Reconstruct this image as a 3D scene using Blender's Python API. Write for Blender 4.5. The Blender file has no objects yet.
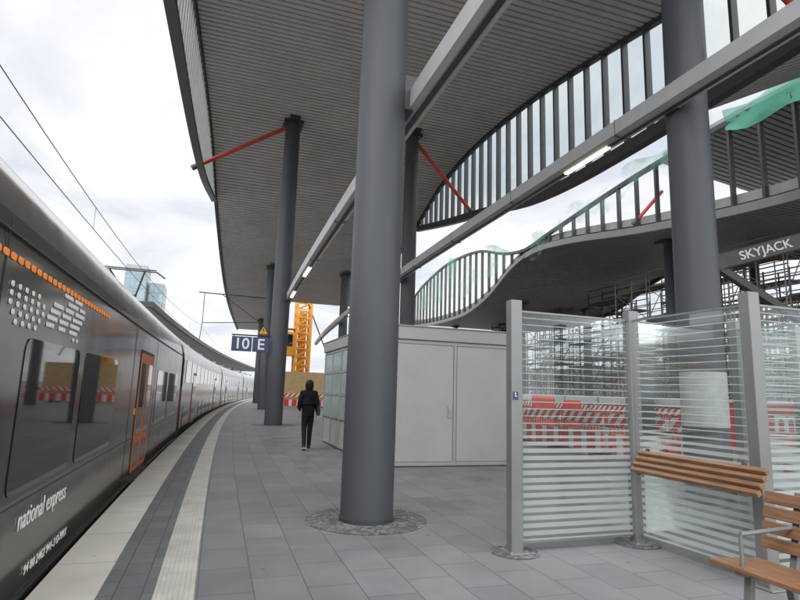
import bpy, math, random, bmesh
from mathutils import Matrix, Vector
random.seed(7)
S=bpy.context.scene
COL=S.collection
V=Vector
# ------------------------------------------------------------------ helpers
def link(o): COL.objects.link(o); return o
def tag(o,label,cat,group=None):
    o["label"]=label;o["category"]=cat
    if group:o["group"]=group
    return o
def empty(name,loc,label,cat,group=None):
    o=link(bpy.data.objects.new(name,None));o.location=loc;o.empty_display_size=.2
    return tag(o,label,cat,group)
class MB:
    def __init__(s): s.v=[];s.f=[];s.uv={}
    def add(s,vs,fs):
        n=len(s.v);s.v+= [tuple(p) for p in vs];s.f+=[tuple(n+i for i in f) for f in fs];return s
    def box(s,a,b):
        (x0,y0,z0),(x1,y1,z1)=a,b
        return s.add([(x0,y0,z0),(x1,y0,z0),(x1,y1,z0),(x0,y1,z0),(x0,y0,z1),(x1,y0,z1),(x1,y1,z1),(x0,y1,z1)],
          [(0,3,2,1),(4,5,6,7),(0,1,5,4),(1,2,6,5),(2,3,7,6),(3,0,4,7)])
    def cbox(s,c,size,M=None):
        c=V(c);h=V(size)/2
        vs=[V((i*h.x,j*h.y,k*h.z)) for k in(-1,1) for i,j in((-1,-1),(1,-1),(1,1),(-1,1))]
        if M is not None: vs=[M@p for p in vs]
        return s.add([p+c for p in vs],[(0,3,2,1),(4,5,6,7),(0,1,5,4),(1,2,6,5),(2,3,7,6),(3,0,4,7)])
    def tube(s,p,q,r,n=8,r2=None,cap=True):
        p=V(p);q=V(q);d=(q-p).normalized()
        a=d.orthogonal().normalized();b=d.cross(a)
        r2=r if r2 is None else r2
        vs=[p+(a*math.cos(t)+b*math.sin(t))*r for t in[2*math.pi*i/n for i in range(n)]]
        vs+=[q+(a*math.cos(t)+b*math.sin(t))*r2 for t in[2*math.pi*i/n for i in range(n)]]
        fs=[(i,(i+1)%n,n+(i+1)%n,n+i) for i in range(n)]
        if cap: fs+=[tuple(range(n-1,-1,-1)),tuple(range(n,2*n))]
        return s.add(vs,fs)
    def beam(s,p,q,w,h,up=(0,0,1)):
        p=V(p);q=V(q);d=(q-p).normalized();r=d.cross(V(up)).normalized();u=r.cross(d)
        vs=[]
        for c in(p,q):
            for i,j in((-1,-1),(1,-1),(1,1),(-1,1)): vs.append(c+r*i*w/2+u*j*h/2)
        return s.add(vs,[(0,3,2,1),(4,5,6,7),(0,1,5,4),(1,2,6,5),(2,3,7,6),(3,0,4,7)])
    def sweep(s,pts,prof,closed=True):
        n=len(prof);vs=[];fs=[]
        for p in pts:
            for a,b in prof: vs.append((p[0]+a,p[1],p[2]+b))
        for k in range(len(pts)-1):
            for i in range(n if closed else n-1):
                j=(i+1)%n
                fs.append((k*n+i,k*n+j,(k+1)*n+j,(k+1)*n+i))
        if closed:
            fs.append(tuple(range(n-1,-1,-1)));m=(len(pts)-1)*n
            fs.append(tuple(range(m,m+n)))
        return s.add(vs,fs)
    def lathe(s,c,prof,n=32,M=None):
        vs=[];fs=[];c=V(c)
        for r,z in prof:
            for i in range(n):
                t=2*math.pi*i/n;p=V((r*math.cos(t),r*math.sin(t),z))
                if M is not None:p=M@p
                vs.append(p+c)
        for k in range(len(prof)-1):
            for i in range(n):
                j=(i+1)%n;fs.append((k*n+i,k*n+j,(k+1)*n+j,(k+1)*n+i))
        fs.append(tuple(range(n-1,-1,-1)));m=(len(prof)-1)*n;fs.append(tuple(range(m,m+n)))
        return s.add(vs,fs)
    def poly(s,pts,nrm,th):
        n=len(pts);nrm=V(nrm)*th
        vs=[V(p) for p in pts]+[V(p)+nrm for p in pts]
        fs=[tuple(range(n-1,-1,-1)),tuple(range(n,2*n))]+[(i,(i+1)%n,n+(i+1)%n,n+i) for i in range(n)]
        return s.add(vs,fs)
    def mesh(s,name,mat,origin=(0,0,0),smooth=False,bevel=0):
        me=bpy.data.meshes.new(name);o=V(origin)
        me.from_pydata([V(p)-o for p in s.v],[],s.f)
        bm=bmesh.new();bm.from_mesh(me);bmesh.ops.recalc_face_normals(bm,faces=bm.faces)
        bm.to_mesh(me);bm.free()
        me.materials.append(mat)
        if smooth:
            for p in me.polygons:p.use_smooth=True
            try: me.set_sharp_from_angle(angle=math.radians(38))
            except Exception: pass
        ob=link(bpy.data.objects.new(name,me))
        if bevel:
            m=ob.modifiers.new("bevel","BEVEL");m.width=bevel;m.segments=2;m.limit_method='ANGLE'
        return ob
def part(mb,name,mat,root,smooth=False,bevel=0,label=None,origin=None):
    base=V(root.location)
    par=root
    while par.parent: par=par.parent;base=base+V(par.location)
    o=mb.mesh(name,mat,base,smooth,bevel);o.parent=root
    if label:o["label"]=label
    return o
def top(mb,name,mat,loc,label,cat,group=None,smooth=False,bevel=0):
    o=mb.mesh(name,mat,loc,smooth,bevel);o.location=loc;return tag(o,label,cat,group)
def struct(mb,name,mat,smooth=False):
    o=mb.mesh(name,mat,(0,0,0),smooth);o["kind"]="structure";return o
def copything(root,loc,rz=None,label=None):
    n=link(root.copy());n.location=loc
    if rz is not None:n.rotation_euler=(0,0,rz)
    if label:n["label"]=label
    def rec(src,dst):
        for c in list(src.children):
            k=link(c.copy());k.parent=dst;k.matrix_parent_inverse=c.matrix_parent_inverse.copy();rec(c,k)
    rec(root,n);return n
def text(body,size,mat,root,M,name="lettering",ext=.002,bold=0,align='LEFT',sx=1):
    cu=bpy.data.curves.new(name,'FONT');cu.body=body;cu.size=size;cu.extrude=ext;cu.align_x=align;cu.align_y='CENTER';cu.offset=bold
    t=bpy.data.objects.new("t",cu);link(t);bpy.context.view_layer.update()
    me=bpy.data.meshes.new_from_object(t.evaluated_get(bpy.context.evaluated_depsgraph_get()))
    bpy.data.objects.remove(t);me.materials.clear();me.materials.append(mat)
    me.transform(Matrix.Diagonal((sx,1,1,1)));me.transform(M);me.transform(Matrix.Translation(-V(root.location)))
    o=link(bpy.data.objects.new(name,me));o.parent=root;return o
def TM(loc,rx,rz): return Matrix.Translation(loc)@Matrix.Rotation(rz,4,'Z')@Matrix.Rotation(rx,4,'X')
H=math.pi/2
# ------------------------------------------------------------------ materials
def nt(name):
    m=bpy.data.materials.new(name);m.use_nodes=True;n=m.node_tree;return m,n,n.nodes["Principled BSDF"]
def N(n,t,**k):
    a=n.nodes.new(t)
    for x,y in k.items(): setattr(a,x,y)
    return a
def pm(name,col,rough=.5,metal=0,var=.15,scale=3,bump=0,bscale=40,spec=.5,coat=0,stretch=None):
    m,n,b=nt(name);L=n.links
    tc=N(n,'ShaderNodeTexCoord');mp=N(n,'ShaderNodeMapping');L.new(tc.outputs['Object'],mp.inputs[0])
    if stretch: mp.inputs['Scale'].default_value=stretch
    no=N(n,'ShaderNodeTexNoise');no.inputs['Scale'].default_value=scale;no.inputs['Detail'].default_value=6;no.inputs['Roughness'].default_value=.65
    L.new(mp.outputs[0],no.inputs['Vector'])
    r=N(n,'ShaderNodeMapRange');r.inputs['From Min'].default_value=.3;r.inputs['From Max'].default_value=.7
    r.inputs['To Min'].default_value=1-var;r.inputs['To Max'].default_value=1+var
    L.new(no.outputs[0],r.inputs[0])
    mx=N(n,'ShaderNodeVectorMath',operation='SCALE');mx.inputs[0].default_value=col[:3]
    L.new(r.outputs[0],mx.inputs['Scale']);L.new(mx.outputs[0],b.inputs['Base Color'])
    r2=N(n,'ShaderNodeMapRange');r2.inputs['To Min'].default_value=max(.02,rough-.12);r2.inputs['To Max'].default_value=min(1,rough+.12)
    L.new(no.outputs[0],r2.inputs[0]);L.new(r2.outputs[0],b.inputs['Roughness'])
    b.inputs['Metallic'].default_value=metal;b.inputs['Specular IOR Level'].default_value=spec;b.inputs['Coat Weight'].default_value=coat
    if bump:
        n2=N(n,'ShaderNodeTexNoise');n2.inputs['Scale'].default_value=bscale;n2.inputs['Detail'].default_value=4;L.new(tc.outputs['Object'],n2.inputs['Vector'])
        bp=N(n,'ShaderNodeBump');bp.inputs['Strength'].default_value=bump;bp.inputs['Distance'].default_value=.01
        L.new(n2.outputs[0],bp.inputs['Height']);L.new(bp.outputs[0],b.inputs['Normal'])
    return m
def paver(name,c1,c2,mort,bw,bh,ms=.006,rot=0,rough=.6,stain=.25):
    m,n,b=nt(name);L=n.links
    tc=N(n,'ShaderNodeTexCoord');mp=N(n,'ShaderNodeMapping');L.new(tc.outputs['UV'],mp.inputs[0]);mp.inputs['Rotation'].default_value=(0,0,rot)
    br=N(n,'ShaderNodeTexBrick');L.new(mp.outputs[0],br.inputs['Vector']);br.inputs['Scale'].default_value=1
    br.inputs['Color1'].default_value=(*c1,1);br.inputs['Color2'].default_value=(*c2,1);br.inputs['Mortar'].default_value=(*mort,1)
    br.inputs['Brick Width'].default_value=bw;br.inputs['Row Height'].default_value=bh;br.inputs['Mortar Size'].default_value=ms;br.inputs['Mortar Smooth'].default_value=.2
    no=N(n,'ShaderNodeTexNoise');no.inputs['Scale'].default_value=.9;no.inputs['Detail'].default_value=8;no.inputs['Roughness'].default_value=.7;L.new(tc.outputs['UV'],no.inputs['Vector'])
    r=N(n,'ShaderNodeMapRange');r.inputs['From Min'].default_value=.3;r.inputs['From Max'].default_value=.7;r.inputs['To Min'].default_value=1-stain;r.inputs['To Max'].default_value=1+stain;L.new(no.outputs[0],r.inputs[0])
    n3=N(n,'ShaderNodeTexNoise');n3.inputs['Scale'].default_value=120;n3.inputs['Detail'].default_value=2;L.new(tc.outputs['UV'],n3.inputs['Vector'])
    r3=N(n,'ShaderNodeMapRange');r3.inputs['To Min'].default_value=.8;r3.inputs['To Max'].default_value=1.2;L.new(n3.outputs[0],r3.inputs[0])
    mu=N(n,'ShaderNodeMath',operation='MULTIPLY');L.new(r.outputs[0],mu.inputs[0]);L.new(r3.outputs[0],mu.inputs[1])
    sc=N(n,'ShaderNodeVectorMath',operation='SCALE');L.new(br.outputs['Color'],sc.inputs[0]);L.new(mu.outputs[0],sc.inputs['Scale'])
    vo=N(n,'ShaderNodeTexVoronoi');vo.inputs['Scale'].default_value=2.2;L.new(tc.outputs['UV'],vo.inputs['Vector'])
    r4=N(n,'ShaderNodeMapRange');r4.inputs['From Min'].default_value=.035;r4.inputs['From Max'].default_value=.055;r4.inputs['To Min'].default_value=.62;r4.inputs['To Max'].default_value=1;L.new(vo.outputs['Distance'],r4.inputs[0])
    s4=N(n,'ShaderNodeVectorMath',operation='SCALE');L.new(sc.outputs[0],s4.inputs[0]);L.new(r4.outputs[0],s4.inputs['Scale'])
    L.new(s4.outputs[0],b.inputs['Base Color'])
    r2=N(n,'ShaderNodeMapRange');r2.inputs['To Min'].default_value=rough-.2;r2.inputs['To Max'].default_value=rough+.2;L.new(no.outputs[0],r2.inputs[0]);L.new(r2.outputs[0],b.inputs['Roughness'])
    bp=N(n,'ShaderNodeBump');bp.inputs['Strength'].default_value=.4;bp.inputs['Distance'].default_value=.003;bp.invert=True
    L.new(br.outputs['Fac'],bp.inputs['Height']);L.new(bp.outputs[0],b.inputs['Normal'])
    return m
def emis(name,col,st):
    m,n,b=nt(name);b.inputs['Emission Color'].default_value=(*col,1);b.inputs['Emission Strength'].default_value=st;b.inputs['Base Color'].default_value=(*col,1)
    return m
def stripes(name,c1,c2,pitch,slant=1,axis='X',duty=.5):
    m,n,b=nt(name);L=n.links
    tc=N(n,'ShaderNodeTexCoord');sp=N(n,'ShaderNodeSeparateXYZ');L.new(tc.outputs['Object'],sp.inputs[0])
    mz=N(n,'ShaderNodeMath',operation='MULTIPLY');mz.inputs[1].default_value=slant;L.new(sp.outputs['Z'],mz.inputs[0])
    ad=N(n,'ShaderNodeMath',operation='ADD');L.new(sp.outputs[axis],ad.inputs[0]);L.new(mz.outputs[0],ad.inputs[1])
    dv=N(n,'ShaderNodeMath',operation='DIVIDE');dv.inputs[1].default_value=pitch;L.new(ad.outputs[0],dv.inputs[0])
    fr=N(n,'ShaderNodeMath',operation='FRACT');L.new(dv.outputs[0],fr.inputs[0])
    gt=N(n,'ShaderNodeMath',operation='GREATER_THAN');gt.inputs[1].default_value=duty;L.new(fr.outputs[0],gt.inputs[0])
    mx=N(n,'ShaderNodeMix',data_type='RGBA');mx.inputs['A'].default_value=(*c1,1);mx.inputs['B'].default_value=(*c2,1)
    L.new(gt.outputs[0],mx.inputs['Factor'])
    no=N(n,'ShaderNodeTexNoise');no.inputs['Scale'].default_value=4;L.new(tc.outputs['Object'],no.inputs['Vector'])
    r=N(n,'ShaderNodeMapRange');r.inputs['To Min'].default_value=.75;r.inputs['To Max'].default_value=1.2;L.new(no.outputs[0],r.inputs[0])
    sc=N(n,'ShaderNodeVectorMath',operation='SCALE');L.new(mx.outputs['Result'],sc.inputs[0]);L.new(r.outputs[0],sc.inputs['Scale'])
    L.new(sc.outputs[0],b.inputs['Base Color']);b.inputs['Roughness'].default_value=.45
    return m
def glassmat(name,tint=(.9,.95,.94),refl=.12,frost=None):
    m,n,b=nt(name);L=n.links;out=n.nodes["Material Output"];n.nodes.remove(b)
    tr=N(n,'ShaderNodeBsdfTransparent');tr.inputs[0].default_value=(*tint,1)
    gl=N(n,'ShaderNodeBsdfGlossy');gl.inputs['Roughness'].default_value=.03;gl.inputs[0].default_value=(.95,1,1,1)
    fr=N(n,'ShaderNodeFresnel');fr.inputs[0].default_value=1.45
    ms=N(n,'ShaderNodeMixShader');L.new(fr.outputs[0],ms.inputs[0]);L.new(tr.outputs[0],ms.inputs[1]);L.new(gl.outputs[0],ms.inputs[2])
    last=ms
    tc=N(n,'ShaderNodeTexCoord')
    no=N(n,'ShaderNodeTexNoise');no.inputs['Scale'].default_value=2.5;no.inputs['Detail'].default_value=5;L.new(tc.outputs['Object'],no.inputs['Vector'])
    if frost:
        sp=N(n,'ShaderNodeSeparateXYZ');L.new(tc.outputs['Object'],sp.inputs[0])
        dv=N(n,'ShaderNodeMath',operation='DIVIDE');dv.inputs[1].default_value=frost;L.new(sp.outputs['Z'],dv.inputs[0])
        f=N(n,'ShaderNodeMath',operation='FRACT');L.new(dv.outputs[0],f.inputs[0])
        rg=N(n,'ShaderNodeMapRange');rg.inputs['From Min'].default_value=1.02;rg.inputs['From Max'].default_value=1.22
        rg.inputs['To Min'].default_value=.6;rg.inputs['To Max'].default_value=.13;L.new(sp.outputs['Z'],rg.inputs[0])
        lt=N(n,'ShaderNodeMath',operation='LESS_THAN');L.new(f.outputs[0],lt.inputs[0]);L.new(rg.outputs[0],lt.inputs[1])
        df=N(n,'ShaderNodeBsdfDiffuse');df.inputs[0].default_value=(.72,.77,.75,1)
        tl=N(n,'ShaderNodeBsdfTranslucent');tl.inputs[0].default_value=(.72,.77,.75,1)
        m1=N(n,'ShaderNodeMixShader');m1.inputs[0].default_value=.5;L.new(df.outputs[0],m1.inputs[1]);L.new(tl.outputs[0],m1.inputs[2])
        m0=N(n,'ShaderNodeMixShader');m0.inputs[0].default_value=.72;L.new(ms.outputs[0],m0.inputs[1]);L.new(m1.outputs[0],m0.inputs[2])
        m2=N(n,'ShaderNodeMixShader');L.new(lt.outputs[0],m2.inputs[0]);L.new(ms.outputs[0],m2.inputs[1]);L.new(m0.outputs[0],m2.inputs[2]);last=m2
    dd=N(n,'ShaderNodeBsdfDiffuse');dd.inputs[0].default_value=(.6,.62,.6,1)
    rr=N(n,'ShaderNodeMapRange');rr.inputs['To Min'].default_value=0;rr.inputs['To Max'].default_value=refl;L.new(no.outputs[0],rr.inputs[0])
    m3=N(n,'ShaderNodeMixShader');L.new(rr.outputs[0],m3.inputs[0]);L.new(last.outputs[0],m3.inputs[1]);L.new(dd.outputs[0],m3.inputs[2])
    L.new(m3.outputs[0],out.inputs[0]);return m
def netmat(name,col,lo,hi,a=.46,bb=.62):
    m,n,b=nt(name);L=n.links;out=n.nodes["Material Output"]
    b.inputs['Base Color'].default_value=(*col,1);b.inputs['Roughness'].default_value=.8
    tr=N(n,'ShaderNodeBsdfTransparent');tc=N(n,'ShaderNodeTexCoord')
    no=N(n,'ShaderNodeTexNoise');no.inputs['Scale'].default_value=.35;no.inputs['Detail'].default_value=7;no.inputs['Roughness'].default_value=.6;L.new(tc.outputs['Object'],no.inputs['Vector'])
    r=N(n,'ShaderNodeMapRange');r.inputs['From Min'].default_value=a;r.inputs['From Max'].default_value=bb;r.inputs['To Min'].default_value=lo;r.inputs['To Max'].default_value=hi;L.new(no.outputs[0],r.inputs[0])
    ms=N(n,'ShaderNodeMixShader');L.new(r.outputs[0],ms.inputs[0]);L.new(tr.outputs[0],ms.inputs[1]);L.new(b.outputs[0],ms.inputs[2]);L.new(ms.outputs[0],out.inputs[0]);return m
M_col=pm("column_paint",(.066,.071,.079),.5,.0,.12,1.2,.06,60,stretch=(1,1,.3),spec=.4)
M_steel=pm("dark_steel",(.055,.058,.062),.45,.2,.15,2)
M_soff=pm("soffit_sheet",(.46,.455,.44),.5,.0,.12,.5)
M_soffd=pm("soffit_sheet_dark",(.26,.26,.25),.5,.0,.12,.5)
M_rooftop=pm("roof_membrane",(.3,.3,.3),.8,0,.2,.8)
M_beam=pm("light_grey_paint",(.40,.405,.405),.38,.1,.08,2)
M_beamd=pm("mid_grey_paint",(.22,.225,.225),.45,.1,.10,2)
M_post=pm("post_aluminium",(.235,.235,.23),.4,.4,.10,2)
M_lamp=emis("lamp_glow",(1,.86,.6),6)
M_red=pm("red_oxide_paint",(.55,.06,.04),.5,0,.15,3)
M_pav=paver("granite_pavers",(.158,.161,.167),(.200,.203,.209),(.092,.093,.095),.60,.40,.005,H,.55,.22)
M_band=paver("dark_band_pavers",(.12,.122,.128),(.155,.157,.162),(.07,.07,.07),.30,.19,.005,H,.6)
M_edge=paver("edge_slabs",(.56,.535,.48),(.61,.59,.53),(.25,.24,.22),1.0,.6,.006,H,.7,.15)
M_tact=pm("tactile_white",(.50,.485,.44),.6,0,.18,3,.2,60)
M_ball=pm("ballast",(.16,.14,.12),.95,0,.5,6,1.0,18)
M_conc=pm("concrete",(.33,.32,.30),.8,0,.15,1.5,.15,30)
M_rail=pm("rail_steel",(.22,.16,.12),.4,.8,.2,4)
M_kpan=pm("kiosk_panel",(.36,.357,.335),.42,0,.07,1.2)
M_kfr=pm("kiosk_frame",(.33,.33,.315),.4,.1,.06,2)
M_kgl=pm("kiosk_frosted_glass",(.33,.42,.40),.15,0,.15,1)
M_wood=pm("bench_wood",(.22,.115,.06),.45,0,.4,5,.1,60,stretch=(12,.8,12))
M_black=pm("black_rubber",(.015,.015,.016),.6,0,.2,5)
M_white=pm("white_paint",(.80,.80,.78),.5,0,.05,5)
M_blue=pm("sign_blue",(.03,.045,.13),.35,0,.1,4)
M_yel=pm("yellow_paint",(.72,.36,.03),.45,0,.15,3)
M_hoist=pm("hoist_orange",(.75,.33,.03),.45,0,.15,3)
M_net=netmat("green_net",(.17,.38,.30),.0,.55)
M_net2=netmat("green_net_sheet",(.10,.38,.27),.55,.9,.35,.6)
M_glass=glassmat("clear_glass")
M_frost=glassmat("striped_shelter_glass",(.86,.92,.91),.08,.072)
RD=(.60,.04,.03);WT=(.72,.71,.68)
M_bar=stripes("barrier_stripes",RD,WT,.40,1,'Y')
M_bar2=stripes("barrier_blocks",RD,WT,.65,0,'Y',.62)
M_redp=pm("red_plastic",(.60,.05,.035),.5,0,.12,4)
M_rw=pm("white_plastic",(.60,.60,.57),.5,0,.1,4)
M_wrap=pm("pale_wrap",(.40,.40,.385),.55,0,.15,4,.2,12)
M_hoard=pm("plywood_hoarding",(.50,.35,.17),.7,0,.2,2,stretch=(1,1,4))
M_plank=pm("weathered_planks",(.20,.17,.13),.8,0,.3,2,stretch=(1,6,1))
M_fac=pm("pale_facade",(.36,.38,.39),.5,0,.12,.5)
M_facd=pm("pale_hall_wall",(.38,.37,.35),.7,0,.3,.4)
M_facg=pm("facade_glass",(.05,.065,.08),.1,0,.3,.4)
M_galv=pm("galvanised",(.42,.43,.43),.4,.5,.12,3)
M_orange=pm("orange_paint",(.52,.13,.03),.5,0,.08,3,spec=.3)
M_amber=emis("amber_marker",(.80,.24,.04),.2)
M_wire=pm("wire",(.16,.16,.16),.5,.3,.1,3)
def livery(name,stops):
    m,n,b=nt(name);L=n.links
    tc=N(n,'ShaderNodeTexCoord');sp=N(n,'ShaderNodeSeparateXYZ');L.new(tc.outputs['Object'],sp.inputs[0])
    r=N(n,'ShaderNodeMapRange');r.inputs['From Min'].default_value=-1;r.inputs['From Max'].default_value=4;L.new(sp.outputs['Z'],r.inputs[0])
    cr=N(n,'ShaderNodeValToRGB');cr.color_ramp.interpolation='CONSTANT';L.new(r.outputs[0],cr.inputs[0])
    e=cr.color_ramp.elements
    while len(e)>1:e.remove(e[-1])
    e[0].position=0;e[0].color=(*stops[0][1],1)
    for z,c in stops[1:]:
        k=e.new((z+1)/5);k.color=(*c,1)
    no=N(n,'ShaderNodeTexNoise');no.inputs['Scale'].default_value=1.6;no.inputs['Detail'].default_value=7;L.new(tc.outputs['Object'],no.inputs['Vector'])
    rr=N(n,'ShaderNodeMapRange');rr.inputs['To Min'].default_value=.75;rr.inputs['To Max'].default_value=1.25;L.new(no.outputs[0],rr.inputs[0])
    sc=N(n,'ShaderNodeVectorMath',operation='SCALE');L.new(cr.outputs[0],sc.inputs[0]);L.new(rr.outputs[0],sc.inputs['Scale']);L.new(sc.outputs[0],b.inputs['Base Color'])
    r2=N(n,'ShaderNodeMapRange');r2.inputs['To Min'].default_value=.08;r2.inputs['To Max'].default_value=.2;L.new(no.outputs[0],r2.inputs[0]);L.new(r2.outputs[0],b.inputs['Roughness'])
    b.inputs['Metallic'].default_value=.25;b.inputs['Specular IOR Level'].default_value=.45
    n2=N(n,'ShaderNodeTexNoise');n2.inputs['Scale'].default_value=1.1;n2.inputs['Detail'].default_value=2;L.new(tc.outputs['Object'],n2.inputs['Vector'])
    bp=N(n,'ShaderNodeBump');bp.inputs['Strength'].default_value=.25;bp.inputs['Distance'].default_value=.02;L.new(n2.outputs[0],bp.inputs['Height']);L.new(bp.outputs[0],b.inputs['Normal'])
    return m
M_train=livery("train_livery",[(-1,(.025,.025,.025)),(-.25,(.11,.102,.092)),(.66,(.045,.042,.038)),(1.86,(.065,.059,.053)),(2.55,(.13,.122,.115)),(2.82,(.55,.55,.55))])
M_train2=livery("train_livery_double_deck",[(-1,(.03,.03,.03)),(-.25,(.13,.127,.123)),(.85,(.19,.19,.187)),(1.45,(.04,.04,.04)),(2.55,(.20,.20,.197)),(2.82,(.45,.45,.45))])
M_tglass,_n,_b=nt("train_window_glass");_b.inputs['Base Color'].default_value=(.012,.013,.013,1);_b.inputs['Roughness'].default_value=.03;_b.inputs['Specular IOR Level'].default_value=.7
# ------------------------------------------------------------------ curve of the track
def cx(off,y): return off+y*y/1000
def interp(tab):
    xs=[a for a,_ in tab];ys=[b for _,b in tab];n=len(xs)
    ms=[]
    for i in range(n):
        a=max(0,i-1);b=min(n-1,i+1);ms.append((ys[b]-ys[a])/(xs[b]-xs[a]))
    def f(x):
        if x<=xs[0]:return ys[0]
        if x>=xs[-1]:return ys[-1]
        for i in range(n-1):
            if x<=xs[i+1]:break
        h=xs[i+1]-xs[i];t=(x-xs[i])/h
        return (2*t**3-3*t*t+1)*ys[i]+(t**3-2*t*t+t)*h*ms[i]+(-2*t**3+3*t*t)*ys[i+1]+(t**3-t*t)*h*ms[i+1]
    return f
def ys(a,b,st): 
    n=max(1,int(round((b-a)/st)));return [a+(b-a)*i/n for i in range(n+1)]
def strip(name,mat,o0,o1,y0,y1,z,st=2):
    me=bpy.data.meshes.new(name);Y=ys(y0,y1,st);vs=[];fs=[]
    for y in Y: vs+=[(cx(o0,y),y,z),(cx(o1,y),y,z)]
    for i in range(len(Y)-1): fs.append((2*i,2*i+1,2*i+3,2*i+2))
    me.from_pydata(vs,[],fs);uv=me.uv_layers.new(name="UVMap")
    for p in me.polygons:
        for li,vi in zip(p.loop_indices,p.vertices):
            y=vs[vi][1];o=o0 if vi%2==0 else o1;uv.data[li].uv=(o,y)
    me.materials.append(mat);o=link(bpy.data.objects.new(name,me));o["kind"]="structure";return o
# ------------------------------------------------------------------ ground & platforms
ZG=-.95
g=MB().add([(-1500,-600,ZG),(1500,-600,ZG),(1500,2500,ZG),(-1500,2500,ZG)],[(0,1,2,3)]);struct(g,"ground",M_ball)
strip("platform_paving",M_pav,-.02,10.4,-14,130,0)
strip("platform_edge_slabs",M_edge,-1.13,-.68,-14,130,0)
strip("platform_dark_band",M_band,-.68,-.30,-14,130,0)
strip("tactile_paving",M_tact,-.30,-.02,-14,130,.0)
mb=MB()
for k in range(7):
    o=-.285+.02+k*.036
    mb.sweep([(cx(o,y),y,.0) for y in ys(-2,60,1)],[(-.009,-.001),(.009,-.001),(.006,.005),(-.006,.005)])
struct(mb,"tactile_paving_ribs",M_tact)
mb=MB().sweep([(cx(0,y),y,0) for y in ys(-14,130,3)],[(-1.13,-.18),(-1.05,-.18),(-1.05,ZG-.05),(10.3,ZG-.05),(10.3,-.18),(10.4,-.18),(10.4,-.006),(-1.13,-.006)])
struct(mb,"platform_wall",M_conc)
mb=MB().sweep([(cx(0,y),y,0) for y in ys(-14,130,3)],[(19.0,-1),(30.5,-1),(30.5,0),(19.0,0)])
struct(mb,"neighbour_platform",M_conc)
mb=MB().sweep([(cx(0,y),y,0) for y in ys(-14,130,3)],[(-12.5,-1),(-7.9,-1),(-7.9,0),(-12.5,0)])
struct(mb,"opposite_platform",M_conc)
for k,c in enumerate((-2.75,-6.2,12.6,16.6)):
    r=empty("railway_track",(cx(c,0),0,ZG),"pair of rusty steel rails on concrete sleepers","track","railway tracks in the station")
    for s_ in(-.72,.72):
        part(MB().sweep([(cx(c+s_,y),y,ZG) for y in ys(-14,130,3)],[(-.06,.17),(.06,.17),(.035,.2),(.035,.33),(-.035,.33),(-.035,.2)]),"rail",M_rail,r)
    m=MB()
    for y in ys(-14,110,.62): m.cbox((cx(c,y),y,ZG+.08),(2.5,.26,.18))
    o=part(m,"sleepers",M_conc,r);o["kind"]="stuff"
# ------------------------------------------------------------------ our roof
YS=3.5   # the hall roof starts here, nearer unseen part left off to let light in underneath
Zr=interp([(-15,8.6),(-5,9.2),(3,10.4),(10.3,11.7),(14.6,12.5),(18,13.0),(23,13.35),(27.4,13.1),(31,12.3),(35,11.5),(40,10.4),(45,9.4),(50,8.7),(62,7.7)])
def soffit(o0,o1,y0,y1,zf,pitch=.28,depth=.10,nx=1,zf2=None):
    m=MB();Y=y0;rows=[]
    while Y<y1:
        for dy,dz in((0,0),(.66*pitch,0),(.70*pitch,depth),(.96*pitch,depth)):
            rows.append((Y+dy,dz))
        Y+=pitch
    n=nx+1;vs=[];fs=[]
    for y,dz in rows:
        for i in range(n):
            t=i/nx;z=zf(y) if zf2 is None else zf(y)*(1-t)+zf2(y)*t
            vs.append((cx(o0+(o1-o0)*t,y),y,z+dz))
    for k in range(len(rows)-1):
        for i in range(nx): fs.append((k*n+i,k*n+i+1,(k+1)*n+i+1,(k+1)*n+i))
    return m.add(vs,fs)
roof=empty("station_roof",(4.5,20,12),"wavy grey platform hall roof with ribbed metal soffit","roof")
part(soffit(-1.6,10.5,YS,48,Zr),"soffit",M_soff,roof)
part(soffit(-1.6,2.2,48,62,Zr),"soffit",M_soff,roof)
def slab(o0,o1,y0,y1,zf,a,b,zf2=None):
    m=MB();vs=[];fs=[]
    Y=ys(y0,y1,1.5)
    for y in Y:
        z0=zf(y);z1=z0 if zf2 is None else zf2(y)
        vs+=[(cx(o0,y),y,z0+a),(cx(o1,y),y,z1+a),(cx(o1,y),y,z1+b),(cx(o0,y),y,z0+b)]
    for k in range(len(Y)-1):
        for i in range(4):
            j=(i+1)%4;fs.append((k*4+i,k*4+j,k*4+4+j,k*4+4+i))
    e=(len(Y)-1)*4;fs+=[(0,1,2,3),(e,e+1,e+2,e+3)]
    return m.add(vs,fs)
part(slab(-1.62,10.48,YS,48,Zr,.13,.6),"deck",M_rooftop,roof)
part(slab(-1.62,2.2,48.01,62,Zr,.13,.5),"deck",M_rooftop,roof)
def edge(off,y0,y1,zf,w,h,dz=0): 
    return MB().sweep([(cx(off,y),y,zf(y)+dz) for y in ys(y0,y1,1)],[(-w/2,-h/2),(w/2,-h/2),(w/2,h/2),(-w/2,h/2)])
part(edge(-1.7,YS,62,Zr,.16,.55,.2),"fascia",M_steel,roof)
part(edge(10.6,YS,48,Zr,.18,.55,.2),"fascia",M_steel,roof)
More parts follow.
